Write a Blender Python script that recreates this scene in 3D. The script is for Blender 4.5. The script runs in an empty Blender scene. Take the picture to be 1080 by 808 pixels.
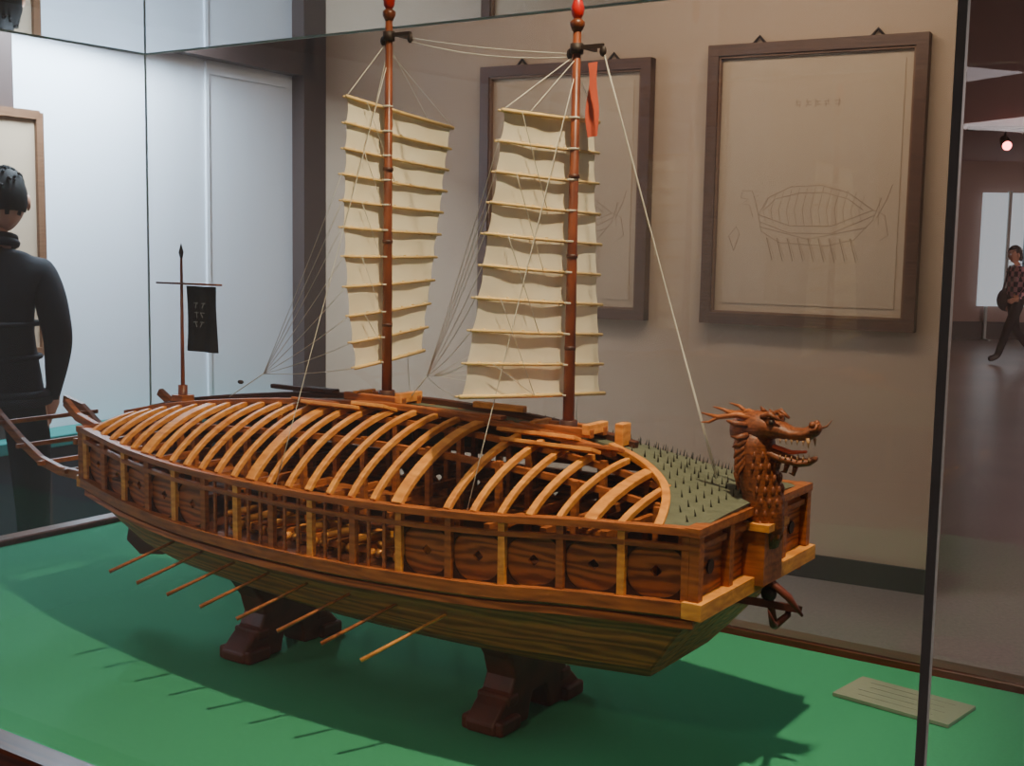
import bpy, bmesh, math, random
from mathutils import Vector, Matrix
random.seed(7)
def ru(a,b): return a+(b-a)*random.random()
def lin(c):
    return tuple(((x/255.)/12.92 if x/255.<=.04045 else (((x/255.)+.055)/1.055)**2.4) for x in c)+(1,)
def interp(tab,x):
    if x<=tab[0][0]: return tab[0][1]
    if x>=tab[-1][0]: return tab[-1][1]
    for i in range(len(tab)-1):
        if x<=tab[i+1][0]:
            x0,y0=tab[i]; x1,y1=tab[i+1]
            m0=(y1-y0)/(x1-x0); m1=m0
            if i>0: m0=(y1-tab[i-1][1])/(x1-tab[i-1][0])
            if i<len(tab)-2: m1=(tab[i+2][1]-y0)/(tab[i+2][0]-x0)
            h=x1-x0; u=(x-x0)/h
            return (2*u**3-3*u*u+1)*y0+(u**3-2*u*u+u)*h*m0+(-2*u**3+3*u*u)*y1+(u**3-u*u)*h*m1
# ---------------------------------------------------------------- materials
def newmat(name):
    m=bpy.data.materials.new(name); m.use_nodes=True
    nt=m.node_tree; return m,nt,nt.nodes['Principled BSDF']
def mat_plain(name,c,rough=.6,metal=0,noise=.12,nscale=20,bump=0,spec=.5,emit=None,es=0):
    m,nt,b=newmat(name); N=nt.nodes; L=nt.links
    tc=N.new('ShaderNodeTexCoord'); nz=N.new('ShaderNodeTexNoise'); nz.inputs['Scale'].default_value=nscale; nz.inputs['Detail'].default_value=5
    L.new(tc.outputs['Object'],nz.inputs['Vector'])
    mx=N.new('ShaderNodeMix'); mx.data_type='RGBA'
    cc=lin(c); mx.inputs[6].default_value=tuple(x*(1-noise) for x in cc[:3])+(1,); mx.inputs[7].default_value=tuple(min(1,x*(1+noise)) for x in cc[:3])+(1,)
    L.new(nz.outputs['Fac'],mx.inputs[0]); L.new(mx.outputs[2],b.inputs['Base Color'])
    b.inputs['Roughness'].default_value=rough; b.inputs['Metallic'].default_value=metal; b.inputs['Specular IOR Level'].default_value=spec
    if bump:
        bp=N.new('ShaderNodeBump'); bp.inputs['Strength'].default_value=bump; bp.inputs['Distance'].default_value=.01
        L.new(nz.outputs['Fac'],bp.inputs['Height']); L.new(bp.outputs['Normal'],b.inputs['Normal'])
    if emit:
        b.inputs['Emission Color'].default_value=lin(emit); b.inputs['Emission Strength'].default_value=es
    return m
def mat_wood(name,c1,c2,sc=(3,40,40),rough=.5,bump=.12,dist=2.0,grain=0.5,lo=.25,hi=.7,wdist=6):
    m,nt,b=newmat(name); N=nt.nodes; L=nt.links
    tc=N.new('ShaderNodeTexCoord'); mp=N.new('ShaderNodeMapping'); mp.inputs['Scale'].default_value=sc
    L.new(tc.outputs['Object'],mp.inputs['Vector'])
    nz=N.new('ShaderNodeTexNoise'); nz.inputs['Scale'].default_value=1.5; nz.inputs['Detail'].default_value=6; nz.inputs['Distortion'].default_value=dist
    L.new(mp.outputs['Vector'],nz.inputs['Vector'])
    wv=N.new('ShaderNodeTexWave'); wv.inputs['Scale'].default_value=1.0; wv.inputs['Distortion'].default_value=wdist; wv.inputs['Detail'].default_value=3; wv.bands_direction='Z'
    L.new(mp.outputs['Vector'],wv.inputs['Vector'])
    mxf=N.new('ShaderNodeMix'); mxf.inputs[0].default_value=grain
    L.new(nz.outputs['Fac'],mxf.inputs[2]); L.new(wv.outputs['Fac'],mxf.inputs[3])
    cr=N.new('ShaderNodeValToRGB'); cr.color_ramp.elements[0].color=lin(c2); cr.color_ramp.elements[0].position=lo; cr.color_ramp.elements[1].color=lin(c1); cr.color_ramp.elements[1].position=hi
    L.new(mxf.outputs[0],cr.inputs['Fac']); L.new(cr.outputs['Color'],b.inputs['Base Color'])
    b.inputs['Roughness'].default_value=rough
    if bump:
        bp=N.new('ShaderNodeBump'); bp.inputs['Strength'].default_value=bump; bp.inputs['Distance'].default_value=.001
        L.new(mxf.outputs[0],bp.inputs['Height']); L.new(bp.outputs['Normal'],b.inputs['Normal'])
    return m
W_rib=mat_wood('wood_honey',(240,166,76),(186,108,40),(12,14,30),grain=.1)
W_rail=mat_wood('wood_rail',(184,104,44),(118,60,23),(6,30,30),grain=.15)
W_pan=mat_wood('wood_panel',(178,98,42),(112,56,22),(5,8,26),dist=3,grain=.5,wdist=14,bump=.05)
W_hull=mat_wood('wood_hull',(214,112,54),(146,66,28),(3,16,26),grain=.45,wdist=12,bump=.04)
W_hull2=mat_wood('wood_hull_dark',(198,100,48),(132,58,24),(3,16,26),grain=.45,wdist=12,bump=.04)
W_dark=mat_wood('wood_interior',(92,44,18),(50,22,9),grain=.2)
W_red=mat_wood('wood_red_stand',(112,44,24),(72,27,14),(12,12,6),rough=.5,grain=.2)
W_dragon=mat_wood('wood_carved',(150,80,34),(76,34,13),(60,60,60),bump=.6,grain=.1)
W_mast=mat_wood('wood_mast',(140,72,36),(92,42,20),(40,40,4),rough=.4,grain=.2)
W_case=mat_wood('wood_case',(118,62,42),(74,36,22),(2,20,20),rough=.3,grain=.2)
W_frame=mat_wood('wood_picture_frame',(104,72,54),(76,50,38),(3,20,20),rough=.45,grain=.2)
W_frame2=mat_wood('wood_frame_inner',(136,100,74),(106,74,52),(3,20,20),rough=.45,grain=.2)
M_iron=mat_plain('iron_black',(46,32,26),.6)
M_knee=mat_plain('knee_dark_wood',(62,32,18),.7,spec=.2)
M_spike=mat_plain('spike_iron',(52,50,44),.5)
M_plate=mat_plain('roof_plate_green',(96,100,80),.7,noise=.35,nscale=60,bump=.3)
M_red=mat_plain('red_lacquer',(205,30,22),.35)
M_ribbon=mat_plain('red_ribbon',(215,92,60),.8)
M_rope=mat_plain('rope_white',(205,200,185),.8)
M_bamboo=mat_plain('bamboo_batten',(222,188,122),.6,nscale=60)
M_flag=mat_plain('flag_black',(30,34,42),.9)
M_flagw=mat_plain('flag_emblem',(120,124,128),.9)
M_brass=mat_plain('brass',(190,130,60),.35,metal=.7)
M_tooth=mat_plain('tooth',(176,132,86),.5)
M_green=mat_plain('green_felt',(62,150,110),.95,noise=.1,nscale=160,spec=.15)
M_wall=mat_plain('wall_beige',(190,165,140),.85,noise=.05,nscale=2)
M_wallw=mat_plain('wall_white',(222,230,240),.8,noise=.04,nscale=1.5)
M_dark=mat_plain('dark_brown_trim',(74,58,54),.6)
M_base=mat_plain('baseboard_dark',(52,48,48),.5)
M_navy=mat_plain('navy_panel',(36,46,58),.5)
M_teal=mat_plain('teal_cloth',(30,110,105),.9)
M_ceil=mat_plain('ceiling_paint',(178,146,142),.7,noise=.05,nscale=2)
M_paper=mat_plain('paper_aged',(194,171,144),.9,noise=.05,nscale=3)
M_ink=mat_plain('ink_faint',(166,143,119),.9)
M_steel=mat_plain('steel_edge',(190,202,198),.4)
M_far=mat_plain('wall_far',(170,142,132),.8)
M_white=mat_plain('white_board',(225,232,238),.6,emit=(225,235,245),es=.5)
def mat_sail():
    m,nt,b=newmat('sail_canvas'); N=nt.nodes; L=nt.links
    tc=N.new('ShaderNodeTexCoord'); nz=N.new('ShaderNodeTexNoise'); nz.inputs['Scale'].default_value=14; nz.inputs['Detail'].default_value=4
    L.new(tc.outputs['Object'],nz.inputs['Vector'])
    cr=N.new('ShaderNodeValToRGB'); cr.color_ramp.elements[0].color=lin((238,226,198)); cr.color_ramp.elements[1].color=lin((248,240,218)); cr.color_ramp.elements[0].position=.3; cr.color_ramp.elements[1].position=.7
    L.new(nz.outputs['Fac'],cr.inputs['Fac']); L.new(cr.outputs['Color'],b.inputs['Base Color']); b.inputs['Roughness'].default_value=.95; b.inputs['Specular IOR Level'].default_value=.1
    bp=N.new('ShaderNodeBump'); bp.inputs['Strength'].default_value=.12; bp.inputs['Distance'].default_value=.003
    L.new(nz.outputs['Fac'],bp.inputs['Height']); L.new(bp.outputs['Normal'],b.inputs['Normal'])
    tr=N.new('ShaderNodeBsdfTranslucent'); tr.inputs['Color'].default_value=lin((230,205,150))
    mx=N.new('ShaderNodeMixShader'); mx.inputs[0].default_value=.12
    L.new(b.outputs[0],mx.inputs[1]); L.new(tr.outputs[0],mx.inputs[2]); L.new(mx.outputs[0],N['Material Output'].inputs[0])
    return m
M_sail=mat_sail()
def mat_glass(name,tint=(.97,.985,.98,1),k=1.0,haze=.03):
    m=bpy.data.materials.new(name); m.use_nodes=True; nt=m.node_tree; N=nt.nodes; L=nt.links
    N.remove(N['Principled BSDF'])
    t=N.new('ShaderNodeBsdfTransparent'); t.inputs[0].default_value=tint
    g=N.new('ShaderNodeBsdfGlossy'); g.inputs['Roughness'].default_value=.02; g.inputs[0].default_value=(.9,.95,1,1)
    f=N.new('ShaderNodeFresnel'); f.inputs[0].default_value=1.45
    mu=N.new('ShaderNodeMath'); mu.operation='MULTIPLY'; mu.inputs[1].default_value=k
    L.new(f.outputs[0],mu.inputs[0])
    mx=N.new('ShaderNodeMixShader'); L.new(mu.outputs[0],mx.inputs[0]); L.new(t.outputs[0],mx.inputs[1]); L.new(g.outputs[0],mx.inputs[2])
    d=N.new('ShaderNodeBsdfDiffuse'); d.inputs[0].default_value=(.85,.82,.8,1)
    m2=N.new('ShaderNodeMixShader'); m2.inputs[0].default_value=haze  # diffuse mixed in as a painted veil of light haze on the pane
    L.new(mx.outputs[0],m2.inputs[1]); L.new(d.outputs[0],m2.inputs[2])
    L.new(m2.outputs[0],N['Material Output'].inputs[0]); return m
M_glass=mat_glass('case_glass',k=1.6,haze=.042)
M_glass2=mat_glass('case_glass_side',k=.1,haze=.004)
def mat_floor():
    m,nt,b=newmat('terrazzo_floor'); N=nt.nodes; L=nt.links
    tc=N.new('ShaderNodeTexCoord'); v=N.new('ShaderNodeTexNoise'); v.inputs['Scale'].default_value=60; v.inputs['Detail'].default_value=4
    n2=N.new('ShaderNodeTexNoise'); n2.inputs['Scale'].default_value=.8
    L.new(tc.outputs['Object'],v.inputs['Vector']); L.new(tc.outputs['Object'],n2.inputs['Vector'])
    ad=N.new('ShaderNodeMath'); ad.operation='ADD'; L.new(v.outputs['Fac'],ad.inputs[0]); L.new(n2.outputs['Fac'],ad.inputs[1])
    cr=N.new('ShaderNodeValToRGB'); cr.color_ramp.elements[0].position=.35; cr.color_ramp.elements[1].position=.65
    ml=N.new('ShaderNodeMath'); ml.operation='MULTIPLY'; ml.inputs[1].default_value=.5; L.new(ad.outputs[0],ml.inputs[0])
    cr.color_ramp.elements[0].color=lin((116,106,102)); cr.color_ramp.elements[1].color=lin((152,138,131))
    L.new(ml.outputs[0],cr.inputs['Fac']); L.new(cr.outputs['Color'],b.inputs['Base Color']); b.inputs['Roughness'].default_value=.3
    return m
M_floor=mat_floor()
# ---------------------------------------------------------------- mesh builder
class MB:
    def __init__(s): s.v=[]; s.f=[]; s.m=[]; s.sm=[]; s.mats=[]
    def mi(s,m):
        if m not in s.mats: s.mats.append(m)
        return s.mats.index(m)
    def add(s,vs,fs,m,smooth=False):
        o=len(s.v); s.v+= [tuple(v) for v in vs]; k=s.mi(m)
        for f in fs: s.f.append(tuple(i+o for i in f)); s.m.append(k); s.sm.append(smooth)
    def box(s,c,d,m,rot=None):
        c=Vector(c); vs=[]
        for x in(-.5,.5):
            for y in(-.5,.5):
                for z in(-.5,.5):
                    p=Vector((x*d[0],y*d[1],z*d[2]))
                    if rot is not None: p=rot@p
                    vs.append(c+p)
        s.add(vs,[(0,1,3,2),(4,6,7,5),(0,4,5,1),(2,3,7,6),(0,2,6,4),(1,5,7,3)],m)
    def sweep(s,pts,w,h,m,up=(0,0,1),taper=None):
        pts=[Vector(p) for p in pts]; n=len(pts); vs=[]; up=Vector(up)
        for i,p in enumerate(pts):
            t=(pts[min(i+1,n-1)]-pts[max(i-1,0)]).normalized()
            sd=t.cross(up)
            if sd.length<1e-5: sd=t.cross(Vector((1,0,0)))
            sd.normalize(); nn=sd.cross(t)
            k=taper[i] if taper else 1
            for a,b in((-1,-1),(1,-1),(1,1),(-1,1)): vs.append(p+sd*a*w/2*k+nn*b*h/2*k)
        fs=[(0,3,2,1),tuple(4*(n-1)+j for j in range(4))]
        for i in range(n-1):
            for j in range(4): a=4*i+j; b=4*i+(j+1)%4; fs.append((a,b,b+4,a+4))
        s.add(vs,fs,m)
    def tube(s,pts,rad,m,n=8):
        pts=[Vector(p) for p in pts]; k=len(pts); vs=[]
        if not isinstance(rad,(list,tuple)): rad=[rad]*k
        ref=Vector((0,0,1))
        t0=(pts[-1]-pts[0]).normalized()
        if abs(t0.z)>.9: ref=Vector((1,0,0))
        for i,p in enumerate(pts):
            t=(pts[min(i+1,k-1)]-pts[max(i-1,0)]).normalized()
            a=t.cross(ref).normalized(); b=a.cross(t)
            r=rad[i]
            for j in range(n):
                th=2*math.pi*j/n; vs.append(p+a*math.cos(th)*r+b*math.sin(th)*r)
        fs=[tuple(range(n)),tuple((k-1)*n+n-1-j for j in range(n))]
        for i in range(k-1):
            for j in range(n): q=i*n; fs.append((q+j,q+n+j,q+n+(j+1)%n,q+(j+1)%n))
        s.add(vs,fs,m,True)
    def loft(s,secs,m,n=12,pw=1.0):
        vs=[]
        for x,zc,hw,hh in secs:
            for j in range(n):
                th=2*math.pi*j/n; c,d=math.cos(th),math.sin(th)
                vs.append((x,c*hw,zc+d*hh))
        k=len(secs); fs=[tuple(range(n)),tuple((k-1)*n+n-1-j for j in range(n))]
        for i in range(k-1):
            for j in range(n): q=i*n; fs.append((q+j,q+(j+1)%n,q+n+(j+1)%n,q+n+j))
        s.add(vs,fs,m,True)
    def ball(s,c,r,m,nu=12,nv=8):
        if not isinstance(r,(list,tuple)): r=(r,r,r)
        vs=[]; c=Vector(c)
        for i in range(nv+1):
            ph=math.pi*i/nv
            for j in range(nu):
                th=2*math.pi*j/nu; vs.append(c+Vector((r[0]*math.sin(ph)*math.cos(th),r[1]*math.sin(ph)*math.sin(th),r[2]*math.cos(ph))))
        fs=[]
        for i in range(nv):
            for j in range(nu): fs.append((i*nu+j,(i+1)*nu+j,(i+1)*nu+(j+1)%nu,i*nu+(j+1)%nu))
        s.add(vs,fs,m,True)
    def extr(s,poly,d,m):
        n=len(poly); d=Vector(d); vs=[Vector(p) for p in poly]+[Vector(p)+d for p in poly]
        fs=[tuple(range(n)),tuple(2*n-1-i for i in range(n))]+[(i,i+n,(i+1)%n+n,(i+1)%n) for i in range(n)]
        s.add(vs,fs,m)
    def obj(s,name,parent=None,bevel=0,matrix=None,recalc=True):
        me=bpy.data.meshes.new(name); me.from_pydata(s.v,[],s.f)
        for m in s.mats: me.materials.append(m)
        me.polygons.foreach_set('material_index',s.m); me.polygons.foreach_set('use_smooth',s.sm)
        if recalc:
            bm=bmesh.new(); bm.from_mesh(me); bmesh.ops.recalc_face_normals(bm,faces=bm.faces); bm.to_mesh(me); bm.free()
        me.update()
        o=bpy.data.objects.new(name,me); bpy.context.collection.objects.link(o)
        if parent: o.parent=parent
        if matrix: o.matrix_world=matrix
        if bevel:
            b=o.modifiers.new('bevel','BEVEL'); b.width=bevel; b.segments=1; b.limit_method='ANGLE'; b.angle_limit=math.radians(50)
        return o
def empty(name,mat=None):
    e=bpy.data.objects.new(name,None); bpy.context.collection.objects.link(e); e.empty_display_size=.1
    if mat is not None: e.matrix_world=mat
    return e
ANG=-math.radians(34)
C=Vector((-.31,2.15,0))
FR=Matrix.Translation(C)@Matrix.Rotation(ANG,4,'Z')
ZT=.75
# ================================================================= CASE
case=empty('display_case',FR.copy())
S0,S1,T0,T1=-1.18,1.185,-.56,.57; ZG=1.97
b=MB()
b.box(((S0+S1)/2,0,ZT-.02),(S1-S0,T1-T0,.04),M_green); b.obj('felt_bed',case)
b=MB(); L=.05
for (c,d) in (((( S0+S1)/2,T0-L/2,ZT-.02),(S1-S0+2*L,L,.07)),(((S0+S1)/2,T1+L/2,ZT-.02),(S1-S0+2*L,L,.07)),((S0-L/2,0,ZT-.02),(L,T1-T0,.07)),((S1+L/2,0,ZT-.02),(L,T1-T0,.07))):
    b.box(c,d,W_case)
b.box(((S0+S1)/2,0,.36),(S1-S0+.04,T1-T0+.04,.64),W_case)
b.box(((S0+S1)/2,0,.05),(S1-S0-.02,T1-T0-.02,.1),M_dark)
for i in range(5):
    x=S0+(S1-S0)*i/4
    b.box((x*.985+.0,T0-.03,.37),(.06,.03,.6),W_case)
    b.box((x*.985+.0,T1+.03,.37),(.06,.03,.6),W_case)
for y in(T0-.03,T1+.03):
    b.box(((S0+S1)/2,y,.12),(S1-S0,.028,.08),W_case)
b.obj('wood_base',case,bevel=.004)
b=MB(); z0=ZT+.015
def quad(b,p,m): b.add(p,[(0,1,2,3)],m)
quad(b,[(S0,T0,z0),(S1,T0,z0),(S1,T0,ZG),(S0,T0,ZG)],M_glass)
quad(b,[(S0,T1,z0),(S1,T1,z0),(S1,T1,ZG),(S0,T1,ZG)],M_glass)
quad(b,[(S0,T0,z0),(S0,T1,z0),(S0,T1,ZG),(S0,T0,ZG)],M_glass)
quad(b,[(S1,T0,z0),(S1,T1,z0),(S1,T1,ZG),(S1,T0,ZG)],M_glass2)
quad(b,[(S0,T0,ZG),(S1,T0,ZG),(S1,T1,ZG),(S0,T1,ZG)],M_glass)
b.obj('glass_panes',case,recalc=False)
b=MB()
b.box((S1,T0,(z0+ZG)/2),(.008,.008,ZG-z0),M_steel)
for (x,y,w) in((S0,T1,.004),(S0,T0,.004),(S1,T1,.002)): b.box((x,y,(z0+ZG)/2),(w,w,ZG-z0),M_steel)
for y in(T0,T1): b.box(((S0+S1)/2,y,ZG),(S1-S0,.005,.005),M_steel)
for x in(S0,S1): b.box((x,0,ZG),(.005,T1-T0,.005),M_steel)
b.obj('glass_edges',case)
b=MB(); rot=Matrix.Rotation(math.radians(-8),3,'Z')
M_acr=mat_plain('acrylic_label',(132,146,130),.1,noise=.03)
M_lt=mat_plain('label_text',(108,120,108),.6)
b.box((.90,.40,ZT+.004),(.20,.11,.006),M_acr,rot)
for i in range(4): b.box(Vector((.90,.40,ZT+.0072))+rot@Vector((0,.035-.022*i,0)),(.15-.02*(i%2),.003,.0006),M_lt,rot)
pl=b.obj('label_plate',None,bevel=.002); pl.matrix_world=FR
# ================================================================= SHIP
ship=empty('turtle_ship_model',FR.copy())
wT=[(-.52,.135),(-.4,.17),(-.3,.195),(-.127,.225),(.1,.248),(.31,.25),(.5,.238),(.62,.22),(.79,.19)]
zrT=[(-.52,1.132),(-.3,1.118),(-.127,1.112),(.15,1.112),(.31,1.115),(.5,1.122),(.62,1.13),(.79,1.135)]
zcT=[(-.52,1.152),(-.395,1.178),(-.15,1.208),(.117,1.225),(.3,1.222),(.48,1.208),(.6,1.188),(.7,1.165),(.79,1.145)]
w=lambda s:interp(wT,s); zr=lambda s:interp(zrT,s); zc=lambda s:interp(zcT,s)
def shz(s,t):
    k=min(1,abs(t)/w(s)); return zr(s)+(zc(s)-zr(s))*(1-k*k)**.8
SB=[-.52+i*(1.31/44) for i in range(45)]
hb=MB()
zbT=[(0,.935),(.1,.905),(.3,.893),(.6,.886),(.85,.887),(1,.892)]
hbT=[(0,.065),(.2,.10),(.5,.128),(.8,.12),(1,.095)]
NQ=6; NS=44
def hp(u,q,sg,off=0):
    sb=-.47+u*1.15; st=-.52+u*1.31
    s=sb+(st-sb)*q; wt=w(st)-.008; h0=interp(hbT,u)
    ww=h0+(wt-h0)*(q**.62)+off
    z=interp(zbT,u)+(zr(st)-.105-interp(zbT,u))*q
    return Vector((s,sg*ww,z))
for sg in(-1,1):
    for j in range(NQ):
        q0=j/NQ; q1=(j+1)/NQ
        m=W_hull if j%2 else W_hull2
        vs=[]; 
        for i in range(NS+1):
            u=i/NS
            vs+= [hp(u,q0,sg,.0014),hp(u,q1,sg,.0),hp(u,q0,sg,-.004)]
        fs=[]
        for i in range(NS):
            a=3*i; fs+=[(a,a+3,a+4,a+1),(a,a+2,a+5,a+3)]
        hb.add(vs,fs,m)
vs=[];fs=[]
for i in range(NS+1): vs+=[hp(i/NS,0,-1),hp(i/NS,0,1)]
for i in range(NS): fs.append((2*i,2*i+2,2*i+3,2*i+1))
hb.add(vs,fs,W_hull2)
for u,dr in((0,-1),(1,1)):
    NP=8
    vs=[];fs=[]
    for j in range(9):
        q=j/8; vs+=[hp(u,q,-1),hp(u,q,1)]
    for j in range(8): fs.append((2*j,2*j+1,2*j+3,2*j+2))
    hb.add(vs,fs,W_hull2)
    for k in range(NP):
        vs=[];fs=[]
        for j in range(9):
            q=j/8; a=hp(u,q,-1); c=hp(u,q,1)
            p0=a.lerp(c,(k+.03)/NP); p1=a.lerp(c,(k+.97)/NP); o=.003*dr
            vs+=[p0,p0+Vector((o,0,0)),p1+Vector((o,0,0)),p1]
        for j in range(8):
            for e in range(3): fs.append((4*j+e,4*j+e+1,4*j+e+5,4*j+e+4))
        hb.add(vs,fs,W_hull if k%2 else W_hull2)
hb.obj('hull_planks',ship,recalc=False)
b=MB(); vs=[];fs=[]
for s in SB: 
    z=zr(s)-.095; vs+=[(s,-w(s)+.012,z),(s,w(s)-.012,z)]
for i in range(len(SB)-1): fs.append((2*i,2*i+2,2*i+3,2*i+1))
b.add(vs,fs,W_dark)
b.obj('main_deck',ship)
b=MB(); pn=MB()
zl=lambda s: zr(s)-.098
def rl(s,sg,z,off=0): return Vector((s,sg*(w(s)+off),z))
NPN=15
PS=[-.508+i*(1.288/NPN) for i in range(NPN+1)]
for sg in(-1,1):
    b.sweep([rl(s,sg,zl(s)-.004) for s in SB],.020,.018,W_rail)
    b.sweep([rl(s,sg,zl(s)-.026,-.004) for s in SB],.010,.010,W_hull)
    b.sweep([rl(s,sg,zr(s)) for s in SB],.018,.010,W_rail)
    b.sweep([rl(s,sg,zr(s)-.021,.001) for s in SB],.010,.007,W_rail)
    for i,s in enumerate(PS):
        b.sweep([rl(s,sg,zl(s)),rl(s,sg,zr(s),.001)],.009,.011,W_rail if i%2 else W_rib,up=(1,0,0))
        if i==len(PS)-1: break
        s1=PS[i+1]; sm=(s+s1)/2
        op = sg==-1 and -.09<sm<.31
        if op:
            for f in(.33,.67): b.sweep([rl(s+(s1-s)*f,sg,zl(s)),rl(s+(s1-s)*f,sg,zr(s))],.004,.005,W_rail,up=(1,0,0))
            continue
        za=lambda x:zl(x)+.008; zb=lambda x:zr(x)-.022
        N=24; outer=[];inner=[]; zmid=(za(sm)+zb(sm))/2-.002
        for k in range(N):
            th=2*math.pi*(k+.5)/N; c,d=math.cos(th),math.sin(th); mm=max(abs(c),abs(d)); 
            x=sm+c/mm*(s1-s)/2; zz=zmid+ d/mm*((zb(x)-za(x))/2+.004)
            outer.append(rl(x,sg,zz,-.006))
            r=.0068*(1+.14*math.cos(4*th))
            inner.append(rl(sm+c*r,sg,zmid+d*r,-.006))
        vs=outer+inner+[p-Vector((0,sg*.004,0)) for p in inner]
        fs=[(k,(k+1)%N,N+(k+1)%N,N+k) for k in range(N)]+[(N+k,N+(k+1)%N,2*N+(k+1)%N,2*N+k) for k in range(N)]
        pn.add(vs,fs,W_pan)
        for (x,dx) in((s+.005,1),(s1-.005,-1)):
            for (z,dz,kx,kz) in((zl(x)+.005,1,.030,.029),(zr(x)-.024,-1,.028,.022)):
                pts=[rl(x,sg,z,-.005)]
                for q in range(9):
                    a=q/8*math.pi/2
                    pts.append(rl(x+dx*(kx-kx*math.sin(a)),sg,z+dz*(kz-kz*math.cos(a)),-.005))
                b.extr(pts,(0,sg*.003,0),M_knee)
for (s,dr) in((.79,1),(-.52,-1)):
    ww=w(s); z0=zl(s); z1=zr(s)
    ov=.028 if dr==1 else .012
    b.box((s+dr*.004,0,z0-.004),(.028,2*ww+ov,.022),W_rib)
    b.box((s,0,z1),(.022,2*ww+.02,.012),W_rail)
    for k in range(5):
        t=-ww+2*ww*k/4
        b.box((s+dr*.003,t,(z0+z1)/2),(.014,.014,z1-z0),W_rail)
        if k<4:
            tm=t+ww/4
            pn.box((s-dr*.004,tm,(z0+z1)/2),(.005,ww/2,z1-z0),W_pan)
            b.box((s+dr*.002,tm,(z0+z1)/2+.028),(.008,ww/2,.008),W_rail)
            if k in(0,3):
                pn.extr([Vector((s+dr*.0,tm+.010*math.cos(a),(z0+z1)/2-.006+.010*math.sin(a))) for a in [i*math.pi/5 for i in range(10)]],(dr*.002,0,0),M_iron)
b.obj('bulwark_frame',ship,bevel=.0008); pn.obj('bulwark_panels',ship)
# ---- ribs on near side
b=MB()
s=-.485; RS=[]
while s<.70:
    RS.append(s); s+=.0435
for i,s in enumerate(RS):
    if abs(s-.385)<.022: continue
    t1=-.03
    if .40<s<.60: t1=-.06
    if s>.60: t1=-interp([(.60,.03),(.68,.06),(.71,.11),(.735,.17)],s)
    ww=w(s)-.004; pts=[]
    for k in range(13):
        th=k/12; t=-ww+(ww+t1)*(th**1.15)
        pts.append((s,t,shz(s,t)-.002))
    b.sweep(pts,ru(.0085,.011) if i%7!=5 else .019,.009,W_rib)
b.obj('roof_ribs',ship,bevel=.001)
b=MB()
for i,s in enumerate(RS):
    if i%2==0:
        ww=w(s)-.02
        b.sweep([(s+.012,-ww,zr(s)-.02),(s+.012,ww,zr(s)-.02)],.010,.012,W_rail)
    if i%3==0:
        for t in(-.14,-.06,.08,.16):
            if abs(t)<w(s)-.02: b.box((s+.02,t,(zl(s)+shz(s,t))/2),(.009,.009,shz(s,t)-zl(s)-.012),W_rail)
for t in(-.14,-.06,.06,.14):
    b.sweep([(x,t*w(x)/.25,shz(x,t*w(x)/.25)-.014) for x in SB[1:-2]],.010,.009,W_rail)
for k,(a,c) in enumerate(((-.4,-.1),(-.02,.3),(.36,.6))):
    b.box(((a+c)/2,-.09+.01*k,1.085),(c-a,.05,.006),W_rail)
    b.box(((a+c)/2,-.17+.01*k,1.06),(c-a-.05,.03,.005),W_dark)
b.obj('inner_frames',ship)
b=MB()
for k,s in enumerate((-.05,.005,.065,.125,.185,.245,.295)):
    y=-w(s)+.055; z=zl(s)+.028
    b.box((s,y+.012,z-.012),(.018,.05,.010),W_rail)
    for dx in(-.011,.011):
        for dy in(-.005,.03):
            b.tube([(s+dx-.002,y+dy,z-.018),(s+dx+.002,y+dy,z-.018)],.008,W_rib,10)
    b.tube([(s,y+.04,z),(s,y+.036,z),(s,y+.01,z+.002),(s,y-.028,z+.004),(s,y-.032,z+.004)],[.004,.008,.007,.0055,.0065],M_brass,10)
    b.box((s+.03,-w(s)+.10,zl(s)+.018),(.012,.09,.022),W_rib)
    b.ball((s+.028,-w(s)+.05,zl(s)+.012),.008,M_brass,8,6)
b.obj('cannons_and_benches',ship)
# ---- roof shell
b=MB(); vs=[];fs=[]; NT=12
for s in SB:
    for k in range(NT+1):
        t=(w(s)+.004)*math.sin(k/NT*math.pi/2); vs.append((s,t,shz(s,t)+.002))
for i in range(len(SB)-1):
    for k in range(NT): a=i*(NT+1)+k; fs.append((a,a+NT+1,a+NT+2,a+1))
b.add(vs,fs,M_plate)
sbt=[(0,.56),(.02,.62),(.06,.675),(.11,.71),(.17,.735),(.205,.745)]
vs=[];fs=[]; NX=10
for k in range(NT+1):
    f=math.sin(k/NT*math.pi/2)
    for i in range(NX+1):
        t=f*.2; s=interp(sbt,t)
        s=s+(.795-s)*i/NX; tt=f*(w(s)+.004)
        vs.append((s,-tt,shz(s,tt)+.002))
for k in range(NT):
    for i in range(NX): a=k*(NX+1)+i; fs.append((a,a+1,a+NX+2,a+NX+1))
b.add(vs,fs,M_plate)
o=b.obj('roof_plates',ship); sd=o.modifiers.new('s','SOLIDIFY'); sd.thickness=.004; sd.offset=-1
b=MB()
pts=[]
for k in range(17):
    t=.205*k/16; s=interp(sbt,t); tt=t/.205*w(s); pts.append((s-.004,-tt,shz(s,tt)+.002))
b.sweep(pts,.012,.010,W_rib)
SP=[s for s in SB if s<.60]
b.sweep([(s,-.034,shz(s,.034)+.002) for s in SP],.016,.010,W_rail)
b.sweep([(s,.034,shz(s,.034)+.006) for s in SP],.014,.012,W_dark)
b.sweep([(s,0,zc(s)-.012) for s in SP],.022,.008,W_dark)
for s in SP[::2]: b.box((s,0,zc(s)-.003),(.012,.06,.008),W_rail)
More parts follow.
